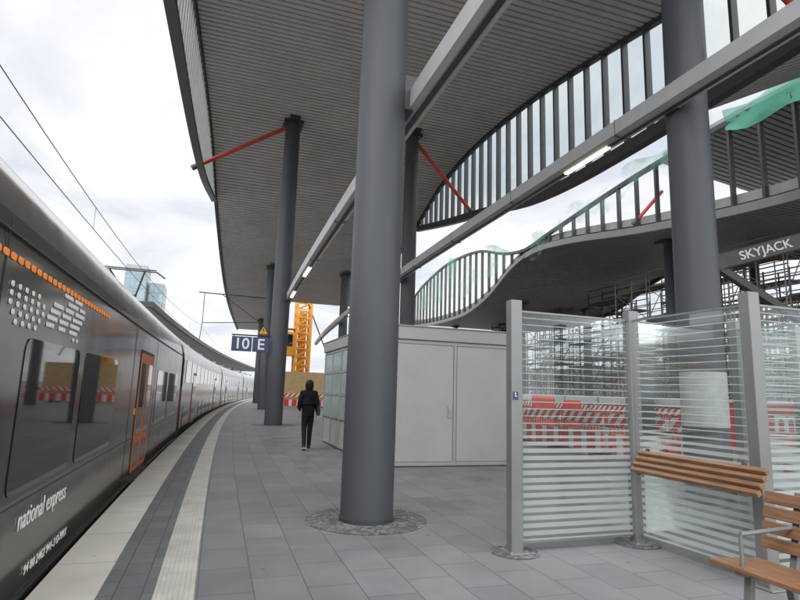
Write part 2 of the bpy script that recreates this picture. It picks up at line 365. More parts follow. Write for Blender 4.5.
def clerestory(off,zt,zb,y0,y1,sp,label,matm,wm=.08,dm=.16,glass=None,lowmat=None,lh=.4,uh=.3,group="wave shaped clerestories",upmat=None):
    r=empty("clerestory",(cx(off,y0),y0,zb(y0)),label,"roof window",group)
    if uh: part(edge(off,y0,y1,zt,.18,uh,-uh/2),"upper_rail",upmat or matm,r)
    part(edge(off,y0,y1,zb,.26,lh,-lh/2),"lower_rail",lowmat or matm,r)
    y=y0+sp/2
    while y<y1:
        a=zb(y);b=zt(y)-uh
        if b-a>.15:
            part(MB().cbox((cx(off,y),y,(a+b)/2),(dm,wm,b-a)),"mullion",matm,r)
        y+=sp
    if glass:
        m=MB();Y=[q for q in ys(y0,y1,1)];vs=[];fs=[]
        for q in Y: vs+=[(cx(off,q),q,zb(q)),(cx(off,q),q,max(zb(q)+.01,zt(q)-uh))]
        for k in range(len(Y)-1): fs.append((2*k,2*k+1,2*k+3,2*k+2))
        part(m.add(vs,fs),"glazing",glass,r)
    return r
L1=interp([(-2,9.5),(5,9.0),(13.2,8.75),(17.3,9.0),(21.8,9.9),(26.5,10.8),(32,12.0)])
clerestory(10.62,Zr,L1,YS,32,.9,"lens shaped glazed clerestory under wavy roof edge",M_steel,.08,.2,M_glass,uh=.12,lh=.34)
L0=interp([(-2,9.1),(5,9.3),(12,10.0),(23.6,10.6),(31.5,11.9)])
clerestory(-1.72,Zr,L0,YS,31.5,.5,"hanging fascia of grey vertical ribs along the roof edge",M_beam,.12,.10,None,M_steel,lh=.18,uh=.1,upmat=M_steel)
# ---- second roof
U2=interp([(-5,9.6),(3,11.5),(12,12.3),(19,12.2),(28.4,11.4),(31,11.15),(34,11.6),(38.6,12.9),(44,13.5),(49,13.6),(59,12.65),(66,10.6)])
L2=interp([(-5,9.2),(5,8.6),(12.4,8.6),(19.4,9.4),(26,10.5),(30,10.85),(33,10.35),(36.6,9.1),(41,8.35),(45.6,8.3),(52,8.6),(59,9.2),(66,10.4)])
roof2=empty("station_roof",(24,20,9),"neighbouring wavy roof with dark ribbed soffit, unfinished","roof")
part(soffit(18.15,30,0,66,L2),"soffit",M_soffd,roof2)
part(slab(18.13,30.02,0,66,L2,.13,.5),"deck",M_rooftop,roof2)
part(edge(30.1,0,66,L2,.18,.6,.1),"fascia",M_steel,roof2)
clerestory(18,U2,L2,0,30.9,1.3,"open lens shaped frame with grey lower beam",M_steel,.1,.2,None,M_beamd,.34,.2)
clerestory(18,U2,L2,31.0,65.5,1.3,"arched open frame draped with green safety netting",M_steel,.1,.2,None,M_beamd,.26,.2)
roof3=empty("station_roof",(14,5,10),"unfinished middle roof section between two platform halls","roof")
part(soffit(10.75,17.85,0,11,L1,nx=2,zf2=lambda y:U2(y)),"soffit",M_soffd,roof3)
part(slab(10.75,17.85,0,11,L1,.13,.4,U2),"deck",M_rooftop,roof3)
roof4=empty("station_roof",(22,10,12),"raised dark ribbed canopy above the neighbouring platform","roof")
UU=lambda y:U2(y)-.1
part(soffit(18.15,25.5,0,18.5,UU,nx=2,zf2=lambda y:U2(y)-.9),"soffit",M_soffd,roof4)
part(slab(18.13,25.5,0,18.5,UU,.13,.4,lambda y:U2(y)-.9),"deck",M_rooftop,roof4)
def net(off,y0,y1,f0,f1,label,mat=None):
    m=MB();vs=[];fs=[];Y=ys(y0,y1,.5);nz=5
    for i,y in enumerate(Y):
        for k in range(nz+1):
            t=k/nz;z=f0(y)*(1-t)+f1(y)*t
            vs.append((cx(off,y)-.12-.06*math.sin(y*2.3+k)-.05*random.random(),y,z))
    for i in range(len(Y)-1):
        for k in range(nz): fs.append((i*(nz+1)+k,i*(nz+1)+k+1,(i+1)*(nz+1)+k+1,(i+1)*(nz+1)+k))
    return top(m.add(vs,fs),"safety_net",mat or M_net,(cx(off,y0),y0,f0(y0)),label,"safety net","green safety nets on the roof edges",True)
net(18,15.5,30,lambda y:U2(y)-.8-.4*math.sin(y*.9),lambda y:U2(y)+.45+.25*math.sin(y*1.3),"thin green safety net hung along the roof arch")
net(18,3,15,lambda y:U2(y)-.45-.55*math.sin((15-y)/12*3.1)-.2*math.sin(y*1.9),lambda y:U2(y)+.35+.15*math.sin(y*1.7),"dense green safety net sheet on the arch",M_net2)
net(18,31.5,65,lambda y:L2(y)*.7+U2(y)*.3+.4*math.sin(y*.7),lambda y:U2(y)+.3+.2*math.sin(y*1.1),"green safety net draped over an arched frame")
# ------------------------------------------------------------------ columns
def column(x,y,z1,d,label,grp="steel roof columns"):
    r=empty("roof_column",(x,y,0),label,"column",grp)
    part(MB().lathe((x,y,0),[(d/2,0),(d/2,1.0),(d/2*.99,z1*.5),(d/2*.88,z1-.05)],40),"shaft",M_col,r,True)
    part(MB().lathe((x,y,0),[(d/2+.012,.0),(d/2+.012,.05),(d/2+.002,.055)],40),"base_collar",M_steel,r,True)
    part(MB().cbox((x,y,z1-.02),(d*1.15,d*1.15,.14)).cbox((x,y,z1+.08),(d*.6,1.6,.12)),"head_plate",M_steel,r)
    return r
for (x,y,d,lab) in((1.86,6.6,.63,"thick grey steel column beside the cobble ring"),(2.52,23.65,.74,"tall grey steel column carrying the platform sign"),(3.5,40.5,.7,"tall grey steel column along the platform"),(4.2,56,.66,"tall grey steel column along the platform"),
   (7.30,6.75,.66,"thick grey steel column behind the glass shelter"),(7.9,22.7,.66,"tall grey steel column behind the kiosk"),(9.0,40.5,.66,"tall grey steel column along the platform")):
    c_=column(x,y,Zr(y)-.1,d,lab)
    if x==7.30:
        part(MB().lathe((x,y,0),[(.336,1.12),(.336,1.95),(.331,1.952)],40),"pale_sleeve",M_wrap,c_,True)
for y in(6,22,38,54):
    for o in(21.5,27.5):
        column(cx(o,y),y,L2(y)-.1,.5,"dark steel column on the neighbouring platform",grp="steel columns of the neighbouring platform")
def brace(p,q,label):
    m=MB().tube(p,q,.085,12);r=top(m,"roof_brace",M_red,p,label,"brace","red roof braces",True)
    d=(V(q)-V(p)).normalized()
    part(MB().tube(V(q)-d*.25,V(q)+d*.05,.12,10),"end_fitting",M_steel,r)
brace((2.3,23.65,13.1),(-1.5,23.65,10.55),"red diagonal tube brace from column to roof edge")
brace((8.1,22.7,13.0),(11.05,22.7,9.95),"red diagonal tube brace from column to roof edge")
brace((1.7,6.6,10.8),(-1.5,6.6,9.4),"red diagonal tube brace from column to roof edge")
brace((7.5,6.75,10.9),(10.6,6.75,8.9),"red diagonal tube brace from column to roof edge")
brace((19.3,19.5,11.2),(18.3,20.3,9.7),"red diagonal tube brace under the netted arch")
# ------------------------------------------------------------------ suspended service beams
def sbeam(off,z,y0,y1,lab,lamps,w=.17):
    r=empty("service_beam",(cx(off,y0),y0,z),lab,"lighting beam","suspended lighting beams")
    part(MB().sweep([(cx(off,y),y,z) for y in ys(y0,y1,2)],[(-w,-.12),(-.06,-.16),(.06,-.16),(w,-.12),(w,.15),(-w,.15)]),"beam_body",M_beam,r)
    part(MB().sweep([(cx(off,y),y,z) for y in ys(y0,y1,2)],[(-.035,-.175),(.035,-.175),(.035,-.158),(-.035,-.158)]),"cable_slot",M_steel,r)
    m=MB()
    for y in ys(y0+2,y1-1,4): m.cbox((cx(off,y),y,z),(2*w+.006,.012,.33))
    part(m,"joint_seams",M_steel,r)
    for y in lamps:
        part(MB().sweep([(cx(off,q),q,z) for q in(y,y+.7,y+1.4)],[(-.045,-.19),(.045,-.19),(.045,-.172),(-.045,-.172)]),"lamp",M_lamp,r)
    return r
sbeam(2.28,5.35,-6,44,"light grey suspended beam with strip lamps",[-1,16.5,21],.13)
sbeam(6.8,6.45,-6,60,"light grey suspended beam with strip lamps",[8.2,33])
for(x0,x1,y,z)in((2.12,2.24,6.6,5.35),(2.70,2.82,23.65,5.35)):
    top(MB().cbox(((x0+x1)/2,y,z+.1),(abs(x1-x0)+.1,.34,.5)).cbox((x1+.02,y,z+.3),(.45,.28,.06)),"beam_bracket",M_steel,(x1,y,z),"dark steel bracket joining beam and column","bracket","beam brackets",bevel=.01)
for(x1,y)in((7.0,6.75),(7.5,22.7)):
    top(MB().cbox((x1,y,6.5),(.3,.3,.4)),"beam_bracket",M_steel,(x1,y,6.5),"dark steel bracket joining beam and column","bracket","beam brackets",bevel=.01)
# ------------------------------------------------------------------ cobble rings
def cobmat():
    m,n,b=nt("cobbles");L=n.links;tc=N(n,'ShaderNodeTexCoord')
    vo=N(n,'ShaderNodeTexVoronoi');vo.feature='DISTANCE_TO_EDGE';vo.inputs['Scale'].default_value=14;L.new(tc.outputs['Object'],vo.inputs['Vector'])
    v2=N(n,'ShaderNodeTexVoronoi');v2.inputs['Scale'].default_value=14;L.new(tc.outputs['Object'],v2.inputs['Vector'])
    cr=N(n,'ShaderNodeValToRGB');cr.color_ramp.elements[0].position=.03;cr.color_ramp.elements[0].color=(.07,.07,.07,1);cr.color_ramp.elements[1].position=.1;cr.color_ramp.elements[1].color=(.18,.178,.173,1);L.new(vo.outputs[0],cr.inputs[0])
    sp=N(n,'ShaderNodeSeparateXYZ');L.new(v2.outputs['Color'],sp.inputs[0])
    r=N(n,'ShaderNodeMapRange');r.inputs['To Min'].default_value=.6;r.inputs['To Max'].default_value=1.25;L.new(sp.outputs[0],r.inputs[0])
    sc=N(n,'ShaderNodeVectorMath',operation='SCALE');L.new(cr.outputs[0],sc.inputs[0]);L.new(r.outputs[0],sc.inputs['Scale']);L.new(sc.outputs[0],b.inputs['Base Color']);b.inputs['Roughness'].default_value=.7
    bp=N(n,'ShaderNodeBump');bp.inputs['Strength'].default_value=.6;bp.inputs['Distance'].default_value=.01;L.new(vo.outputs[0],bp.inputs['Height']);L.new(bp.outputs[0],b.inputs['Normal'])
    return m
M_cob=cobmat()
def ring(x,y,r0,r1,z=.004,name="cobble_ring",mat=None):
    m=MB();n=48;vs=[];fs=[]
    for i in range(n):
        t=2*math.pi*i/n;vs+=[(x+r0*math.cos(t),y+r0*math.sin(t),z),(x+r1*math.cos(t),y+r1*math.sin(t),z)]
    for i in range(n):
        j=(i+1)%n;fs.append((2*i,2*i+1,2*j+1,2*j))
    return struct(m.add(vs,fs),name,mat or M_cob)
ring(1.86,6.6,.28,.72);ring(2.52,23.65,.3,.9);ring(7.30,6.75,.3,.75);ring(3.5,40.5,.3,.9)
for (x,y) in((2.92,5.0),(4.4,5.02)): ring(x,y,.09,.24,.005)
# ------------------------------------------------------------------ kiosk
K=empty("service_kiosk",(4.7,13.7,0),"grey metal service kiosk with frosted side glazing","kiosk")
x0,x1,y0,y1,h=3.2,6.36,10.9,16.6,2.60
part(MB().box((x0+.03,y0+.03,.06),(x1-.03,y1-.03,h)),"wall",M_kpan,K)
part(MB().box((x0+.05,y0+.05,0),(x1-.05,y1-.05,.06)),"plinth",M_steel,K)
part(MB().box((x0-.05,y0-.05,h),(x1+.05,y1+.05,h+.27)),"roof",M_kfr,K,bevel=.015)
part(MB().box((x0-.065,y0-.065,h+.272),(x1+.065,y1+.065,h+.30)),"roof_trim",M_post,K)
fr=MB()
for a in(x0,3.43,4.90,x1-.06): fr.box((a,y0,.02),(a+.06,y0+.05,h-.002))
for z in(.02,h-.08): fr.box((x0+.062,y0+.004,z),(x1-.062,y0+.046,z+.07))
part(fr,"frame",M_kfr,K,bevel=.006)
for i,(a,b) in enumerate(((3.50,4.89),(4.97,6.29))):
    d=part(MB().box((a+.006,y0+.012,.10),(b-.006,y0+.04,h-.09)),"door",M_kpan,K,bevel=.008)
    if i==0:
        part(MB().box((b-.10,y0-.035,1.05),(b-.075,y0-.018,1.19)).box((b-.115,y0-.018,1.0),(b-.06,y0+.01,1.24)),"handle",M_galv,d,bevel=.004)
    for z in(.35,1.3,2.25): part(MB().tube((b-.004 if i else a+.004,y0+.005,z),(b-.004 if i else a+.004,y0+.005,z+.1),.012,8),"hinge",M_galv,d)
sf=MB()
Ys=[y0+.05+i*(y1-y0-.16)/5 for i in range(6)]
for y in Ys: sf.box((x0-.02,y,.04),(x0+.03,y+.06,h-.002))
for z in(.04,.75,1.35,1.95,h-.07): 
    for i in range(5): sf.box((x0-.015,Ys[i]+.062,z),(x0+.028,Ys[i+1]-.002,z+.05))
part(sf,"side_frame",M_kfr,K)
for i in range(5):
    for z in(.75,1.35,1.95):
        part(MB().box((x0+.0,Ys[i]+.07,z+.055),(x0+.022,Ys[i+1]-.01,z+(.595 if z<1.9 else .57))),"window",M_kgl,K)
# ------------------------------------------------------------------ glass shelter
SH=empty("glass_windscreen_shelter",(4.4,5.0,0),"platform windscreen of striped glass panels between aluminium posts","shelter")
P=[(2.92,5.0),(4.42,5.02),(4.50,3.62),(6.0,3.62),(6.0,5.02),(7.0,5.02)]
for i,(x,y) in enumerate(P):
    part(MB().cbox((x,y,1.24),(.13,.11,2.48)).cbox((x,y,.008),(.22,.22,.016)),"post",M_post,SH,bevel=.008)
    m=MB()
    for dx in(-.085,.085):
        for dy in(-.085,.085): m.lathe((x+dx,y+dy,.016),[(.012,0),(.012,.012)],6)
    part(m,"anchor_bolts",M_galv,SH)
def pane(a,b):
    a=V((*a,0));b=V((*b,0));d=(b-a).normalized();a=a+d*.07;b=b-d*.07
    part(MB().add([a+V((0,0,.1)),b+V((0,0,.1)),b+V((0,0,2.36)),a+V((0,0,2.36))],[(0,1,2,3)]),"glass_pane",M_frost,SH)
    part(MB().beam(a+V((0,0,2.37)),b+V((0,0,2.37)),.03,.02),"pane_rail",M_post,SH)
    part(MB().beam(a+V((0,0,.09)),b+V((0,0,.09)),.03,.02),"pane_rail",M_post,SH)
for i,j in((0,1),(1,2),(2,3),(3,4),(4,5)): pane(P[i],P[j])
part(MB().cbox((2.90,4.943,1.50),(.06,.004,.08)),"sticker",M_blue,SH,label="blue wheelchair access sticker")
ws=MB();ws.lathe((2.897,4.939,1.525),[(.007,0),(.007,.002)],10,Matrix.Rotation(H,3,'X')).beam((2.897,4.939,1.52),(2.897,4.939,1.495),.007,.003,(0,1,0)).beam((2.897,4.938,1.495),(2.914,4.938,1.492),.006,.003,(0,1,0))
part(ws,"wheelchair_symbol",M_white,SH)
LR=empty("leaning_bench",(4.25,4.2,.85),"wooden slatted leaning rest fixed to the glass screen","bench")
for k in range(4):
    z=.79+k*.055;x=4.18+.035*k
    part(MB().cbox((x,4.10,z),(.05,1.42,.042),Matrix.Rotation(-.5,3,'Y')),"slat",M_wood,LR,bevel=.006)
for y in(3.62,4.72): part(MB().beam((4.18,y,.75),(4.32,y,1.0),.03,.03).beam((4.26,y,.84),(4.42,y,.84),.03,.04),"bracket",M_steel,LR)
BN=empty("park_bench",(3.6,2.0,0),"wooden slatted bench with grey metal frame beside the glass screen","bench")
for k in range(5):
    part(MB().cbox((3.30+k*.092,2.03,.45-.006*k),(.075,2.06,.032)),"seat_slat",M_wood,BN,bevel=.006)
for k in range(4):
    z=.55+k*.098;part(MB().cbox((3.76+.022*k,2.03,z),(.03,2.06,.082),Matrix.Rotation(.22,3,'Y')),"back_slat",M_wood,BN,bevel=.006)
for y in(2.85,1.15):
    part(MB().beam((3.28,y,.425),(3.77,y,.40),.05,.03).beam((3.77,y,.39),(3.88,y,.9),.05,.03).beam((3.38,y,.41),(3.32,y,.0),.05,.04).beam((3.71,y,.40),(3.79,y,.0),.05,.04).beam((3.26,y,.012),(3.87,y,.012),.06,.02),"frame_leg",M_post,BN,bevel=.004)
    part(MB().tube((3.32,y,.44),(3.32,y,.66),.013).tube((3.32,y,.66),(3.83,y,.68),.015),"armrest",M_post,BN)
# ------------------------------------------------------------------ train
def train_prof():
    r=[(0,-.5),(0,2.3),(-.03,2.55),(-.09,2.78),(-.2,2.97),(-.38,3.12),(-.65,3.24),(-1.0,3.3),(-1.45,3.33)]
    l=[(-2.9-a,b) for a,b in r[:-1]][::-1]
    return [(-1.28+a,b) for a,b in r+l]
def sidepoly(ya,yb,za,zb,off,th,rad=.08,n=4):
    pts=[]
    for (cy,cz,a0) in((yb-rad,za+rad,-H),(yb-rad,zb-rad,0),(ya+rad,zb-rad,H),(ya+rad,za+rad,2*H)):
        for i in range(n+1):
            t=a0+H*i/n;pts.append((cy+rad*math.cos(t),cz+rad*math.sin(t)))
    return [(cx(off,y),y,z) for y,z in pts]
def car(ya,yb,mat,label,near):
    yc=(ya+yb)/2
    r=empty("train_car",(cx(-2.73,yc),yc,ZG),label,"train","coupled train cars at the platform")
    b=part(MB().sweep([(cx(0,y),y,0) for y in ys(ya,yb,.5)],train_prof()),"body",mat,r,True)
    b.data.transform(Matrix.Translation((0,0,ZG)));b.location=(0,0,-ZG)
    def side(a,c,z0,z1,name,m,off=-1.277,th=.008,rad=.08,par=None):
        return part(MB().poly(sidepoly(a,c,z0,z1,off,th,rad),(1,0,0),th),name,m,par or r)
    if near:
        doors=[(-3.6,-1.9),(10.3,12.0)]
        wins=[(-9,-7),(-6.6,-4.4),(-1.2,.9),(1.3,3.0),(4.5,6.1),(6.35,8.2),(12.9,14.9),(15.3,17.4)]
        for a,c in wins:
            side(a,c,.70,1.80,"window",M_tglass,th=.004,rad=.1)
        for a,c in doors:
            side(a-.05,c+.05,.0,2.08,"door_frame",M_black,th=.004,rad=.1)
            mid=(a+c)/2
            for p,q in((a,mid-.01),(mid+.01,c)):
                side(p,q,.03,2.03,"door",M_orange,th=.01,rad=.06)
                side(p+.14,q-.14,.62,1.86,"door_glass",M_tglass,th=.013,rad=.07)
                side(p+.14,q-.14,.12,.50,"door_lower_panel",M_train,th=.013,rad=.04)
            part(MB().box((cx(-1.28,a),a,-.10),(cx(-1.17,a),c,-.06)),"door_step",M_steel,r)
        m=MB();y=.6
        while y<7.3:
            m.poly(sidepoly(y,y+.095,2.255,2.30,-1.277,.004,.021),(1,0,0),.005);y+=.135
        part(m,"amber_marker_row",M_amber,r)
        m=MB()
        rows=["..................####.####..","....................#####.###","o.o.o.o.o.....####.####.#####","o.o.o.o.o.o..####.####.#####.","o.o.o.o.o.o.####.####.#####..",".o.o.o.o.o..###..###..####...","..o.o.o.o...............o.o.."]
        for k,row in enumerate(rows[::-1]):
            for j,ch in enumerate(row):
                if ch=='.': continue
                y=4.05+j*.07;z=1.86+k*.058
                wd=.045 if ch=='o' else .056
                m.poly(sidepoly(y,y+wd,z,z+.036,-1.277,.004,.012,2),(1,0,0),.006)
        part(m,"dot_pattern",M_white,r)
        mk=lambda y,z,ln:TM((cx(-1.2705,y+ln/2)-ln/2*(y+ln/2)/500,y,z),H,H-math.atan((y+ln/2)/500))
        text("national express",.215,M_white,r,mk(4.85,.48,1.5),sx=.95)
        text("94 80 2462 941-3 D-RRX",.105,M_white,r,mk(5.15,.06,1.7),sx=1.15)
        side(10.05,10.13,1.0,1.1,"door_button",M_yel,th=.02,rad=.02)
        for yy in(3.9,9.6,12.5): side(yy,yy+.012,-.4,2.5,"panel_joint",M_black,th=.003,rad=.004)
        part(MB().sweep([(cx(-1.278,y),y,.62) for y in ys(ya+.1,yb-.1,.5)],[(0,0),(.004,0),(.004,.010),(0,.010)]),"trim_strip",M_steel,r)
        part(MB().sweep([(cx(-1.278,y),y,-.12) for y in ys(ya+.1,yb-.1,.5)],[(0,0),(.03,0),(.03,.03),(0,.03)]),"sill_strip",M_steel,r)
        part(MB().sweep([(cx(-1.278,y),y,2.42) for y in ys(ya+.1,yb-.1,.5)],[(-.01,0),(.005,0),(.005,.012),(-.01,.012)]),"gutter_strip",M_steel,r)
    else:
        L=yb-ya;dl=[ya+L*.2,ya+L*.78]
        for c in dl:
            side(c-.75,c+.75,.04,2.0,"door",M_orange,th=.014,rad=.05)
            side(c-.65,c-.06,.15,1.9,"door_glass",M_tglass,th=.02,rad=.05);side(c+.06,c+.65,.15,1.9,"door_glass",M_tglass,th=.02,rad=.05)
        y=ya+.9
        while y+2<yb-.6:
            if all(abs(y+1-c)>1.9 for c in dl):
                side(y,y+2.0,.05,.78,"window",M_tglass,rad=.08)
            side(y,y+2.1,1.6,2.36,"window",M_tglass,rad=.08)
            y+=2.35
    for k in range(3):
        y=ya+3+k*(yb-ya-6)/2.5;part(MB().cbox((cx(-2.73,y),y,3.38),(1.3,2.4,.12)),"roof_equipment",M_rooftop,r,bevel=.03)
    for y in(ya+3.5,yb-3.5):
        m=MB().cbox((cx(-2.73,y),y,-.5),(2.3,2.6,.2))
        for dy in(-1.1,1.1):
            for s_ in(-.72,.72): m.lathe((cx(-2.73+s_,y+dy),y+dy,-.2-.05),[(.36,-.05),(.36,.05)],20,Matrix.Rotation(H,3,'Y'))
        part(m,"bogie",M_black,r)
    return r
car(-10,18.6,M_train,"dark grey train car with orange doors and white lettering",True)
car(19.4,44,M_train2,"double deck grey train car with orange doors",False)
car(44.8,69.4,M_train2,"double deck grey train car with orange doors",False)
car(70.2,94.8,M_train2,"double deck grey train car with orange doors",False)
for y in(19.0,44.4,69.8):
    top(MB().sweep([(cx(0,q),q,0) for q in(y-.39,y,y+.39)],[(-1.5,-.2),(-1.5,2.6),(-1.8,2.95),(-3.66,2.95),(-3.96,2.6),(-3.96,-.2)]),"gangway_bellows",M_black,(cx(-2.7,y),y,-.2),"black rubber gangway between two train cars","gangway","gangways between train cars")
pg=empty("pantograph",(cx(-2.73,16.5),16.5,3.34),"raised single arm pantograph on the train roof","pantograph")
X=cx(-2.73,16.5)
part(MB().beam((X-.5,16.0,3.46),(X+.5,16.0,3.46),.06,.06).beam((X-.5,17.4,3.46),(X+.5,17.4,3.46),.06,.06).beam((X-.5,16,3.46),(X-.5,17.4,3.46),.06,.06).beam((X+.5,16,3.46),(X+.5,17.4,3.46),.06,.06),"base_frame",M_red,pg)
part(MB().tube((X,16.1,3.5),(X,17.6,4.05),.05).tube((X-.12,17.6,4.05),(X-.45,16.4,4.58),.025).tube((X+.12,17.6,4.05),(X+.45,16.4,4.58),.025).tube((X-.15,17.6,4.05),(X+.15,17.6,4.05),.04),"arm",M_steel,pg)
part(MB().beam((X-.75,16.3,4.6),(X+.75,16.3,4.6),.04,.03).beam((X-.75,16.55,4.6),(X+.75,16.55,4.6),.04,.03).tube((X-.75,16.42,4.58),(X-.98,16.42,4.42),.02).tube((X+.75,16.42,4.58),(X+.98,16.42,4.42),.02),"contact_head",M_steel,pg)
# ------------------------------------------------------------------ catenary
for c in(-2.75,):
    w=empty("overhead_wire",(cx(c,0),0,4.65),"catenary wires above the railway track","overhead wire")
    Y=ys(-12,110,1.5)
    def sag(y): 
        t=((y+7)%48)/48;return 5.75-.9*4*t*(1-t)*.75
    for nm,zf in(("contact_wire",lambda y:4.64),("messenger_wire",sag)):
        m=MB()
        for a,b in zip(Y[:-1],Y[1:]): m.tube((cx(c,a),a,zf(a)),(cx(c,b),b,zf(b)),.008,6,cap=False)
        part(m,nm,M_wire,w)
    m=MB();y=-10
    while y<100: m.tube((cx(c,y),y,4.64),(cx(c,y),y,sag(y)),.005,5);y+=7.5
    part(m,"dropper_wires",M_wire,w)
cv=empty("overhead_wire_cantilever",(3.3,41,6.2),"steel cantilever arm with insulators holding the overhead wire","cantilever")
part(MB().tube((3.2,41,8.0),(-1.4,41,8.05),.04).tube((3.2,41,6.2),(-1.0,41,5.9),.03).tube((-1.0,41,5.9),(-1.1,41,4.66),.025).tube((-1.0,41,8.05),(-1.0,41,5.9),.025).tube((2.9,41,6.2),(.2,41,8.0),.025),"arm",M_steel,cv)
m=MB()
for k in range(5): m.lathe((2.3-k*.12,41,8.0),[(.09,-.02),(.05,.02)],12,Matrix.Rotation(H,3,'Y'))
part(m,"insulator",M_kfr,cv)
for y in(66,):
    X=cx(-4.9,y)-3.4;m=MB()
    ms=empty("overhead_line_mast",(X,y,ZG),"galvanised lattice mast carrying overhead wires","mast")
    for a,b in((-.2,-.2),(.2,-.2),(.2,.2),(-.2,.2)): m.beam((X+a,y+b,ZG),(X+a*.6,y+b*.6,7.4),.06,.06,(0,1,0))
    for k in range(12):
        z=ZG+.3+k*.65;s_=1 if k%2 else -1
        m.tube((X-.2*s_,y-.19,z),(X+.2*s_,y-.19,z+.65),.02,5).tube((X-.2*s_,y+.19,z),(X+.2*s_,y+.19,z+.65),.02,5)
    part(m,"lattice_post",M_galv,ms)
    part(MB().tube((X,y,6.8),(X+2.1,y,5.9),.03).tube((X,y,5.4),(X+2.1,y,5.9),.03).tube((X+.8,y,5.6),(X+2.2,y,4.7),.025),"cantilever_arm",M_galv,ms)
# ------------------------------------------------------------------ canopy on opposite side
cp=empty("platform_canopy",(-8,60,5.5),"dark platform canopy curving along the opposite track","canopy")
zc=lambda y:6.35-(y-38)*.016
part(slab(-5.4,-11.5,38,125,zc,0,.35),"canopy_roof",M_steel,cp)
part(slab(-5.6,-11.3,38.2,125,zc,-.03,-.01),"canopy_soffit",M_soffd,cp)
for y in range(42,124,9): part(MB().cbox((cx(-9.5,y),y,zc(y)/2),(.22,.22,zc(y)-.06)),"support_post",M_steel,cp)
# ------------------------------------------------------------------ platform sign
sg=empty("platform_sign",(1.35,23.4,3.2),"dark blue platform sign reading 10 and E","sign")
part(MB().box((.62,23.36,2.95),(1.42,23.46,3.55)).box((1.45,23.36,2.95),(2.1,23.46,3.55)),"sign_box",M_blue,sg,bevel=.01)
text("10",.62,M_white,sg,TM((1.02,23.352,3.24),H,0),"lettering",.004,.008,'CENTER')
text("E",.62,M_white,sg,TM((1.78,23.352,3.24),H,0),"lettering",.004,.008,'CENTER')
part(MB().tube((.6,23.5,3.62),(2.3,23.5,3.62),.03).tube((.7,23.5,3.62),(.7,23.5,3.5),.02).tube((1.9,23.5,3.62),(1.9,23.5,3.5),.02),"bracket_arm",M_steel,sg)
wt=empty("warning_sign",(1.85,23.4,3.7),"yellow triangular high voltage warning sign","sign")
part(MB().poly([(1.62,23.44,3.68),(2.08,23.44,3.68),(1.85,23.44,4.08)],(0,-1,0),.01),"black_border",M_black,wt)
part(MB().poly([(1.67,23.429,3.705),(2.03,23.429,3.705),(1.85,23.429,4.02)],(0,-1,0),.006),"yellow_face",M_yel,wt)
part(MB().poly([(1.86,23.422,3.95),(1.80,23.422,3.84),(1.85,23.422,3.85),(1.83,23.422,3.74),(1.90,23.422,3.87),(1.86,23.422,3.87)],(0,-1,0),.004),"lightning_bolt",M_black,wt)
# ------------------------------------------------------------------ barriers
def barrier():
    r=empty("construction_barrier",(0,0,0),"red and white striped plastic construction barrier on feet","barrier","construction barriers")
    part(MB().box((-.02,-.98,.84),(.02,.98,1.12)),"striped_board",M_bar,r,bevel=.008)
    part(MB().box((-.03,-.98,.10),(.03,.98,.62)),"block_board",M_bar2,r,bevel=.01)
    m=MB()
    for i in range(13):
        y=-.9+i*.15;m.box((-.012,y-.025,.621),(.012,y+.025,.839))
    part(m,"grille_bars",M_redp,r)
    for y in(-.8,.8): part(MB().box((-.3,y-.09,0),(.3,y+.09,.09)),"foot",M_black,r,bevel=.01)
    return r
B0=barrier();B0.location=(cx(9.7,5),5,0)
pos=[]
for k in range(1,21):
    y=5+k*2.04;pos.append((cx(9.7+random.uniform(-.1,.1),y),y,0,-math.atan(y/500)+random.uniform(-.05,.05)))
for k in range(24):
    y=3+k*2.05;pos.append((cx(19.6+random.uniform(-.1,.1),y),y,0,-math.atan(y/500)+random.uniform(-.04,.04)))
for k in range(3): pos.append((6.1+k*2.05,46.5,0,H+random.uniform(-.05,.05)))
for x,y,z,a in pos: copything(B0,(x,y,z),a)
F0=empty("mesh_fence_panel",(0,0,0),"pale galvanised mesh fence panel with white lower board","fence","site fence panels")
part(MB().tube((0,-1.7,.05),(0,-1.7,2.05),.022).tube((0,1.7,.05),(0,1.7,2.05),.022).tube((0,-1.7,2.0),(0,1.7,2.0),.02).tube((0,-1.7,.15),(0,1.7,.15),.02),"frame",M_galv,F0)
m=MB()
for i in range(22): m.tube((0,-1.6+i*.152,.16),(0,-1.6+i*.152,1.99),.006,4,cap=False)
for k in range(9): m.tube((.012,-1.69,.3+k*.2),(.012,1.69,.3+k*.2),.005,4,cap=False)
part(m,"mesh",M_galv,F0)
part(MB().box((-.04,-1.66,1.2),(-.025,1.66,1.62)),"board",M_rw,F0)
part(MB().box((-.3,-1.82,0),(.3,-1.6,.12)),"foot",M_conc,F0)
F0.location=(cx(20.4,4),4,0)
for k in range(1,14):
    y=4+k*3.5;copything(F0,(cx(20.4,y),y,0),-math.atan(y/500)+random.uniform(-.03,.03))
def wb(x,y,z,rz,m_,s=1,ln=1.0):
    e=ln
    o=MB();prof=[(-.28,0),(.28,0),(.26,.15),(.14,.32),(.11,.84*s),(.06,.9*s),(-.06,.9*s),(-.11,.84*s),(-.14,.32),(-.26,.15)]
    o.sweep([(0,-e,0),(0,-e*.9,0),(0,e*.9,0),(0,e,0)],prof)
    n=len(prof)
    for k in(0,3):
        for i in range(n):
            a,b,c=o.v[k*n+i];o.v[k*n+i]=(a*.75,b,c*.93)
    o=o.mesh("water_filled_barrier",m_,(0,0,0),False,.02);o.location=(x,y,z);o.rotation_euler=(0,0,rz)
    tag(o,"red plastic water filled road barrier" if m_ is M_redp else "white plastic water filled road barrier","barrier","water filled barriers")
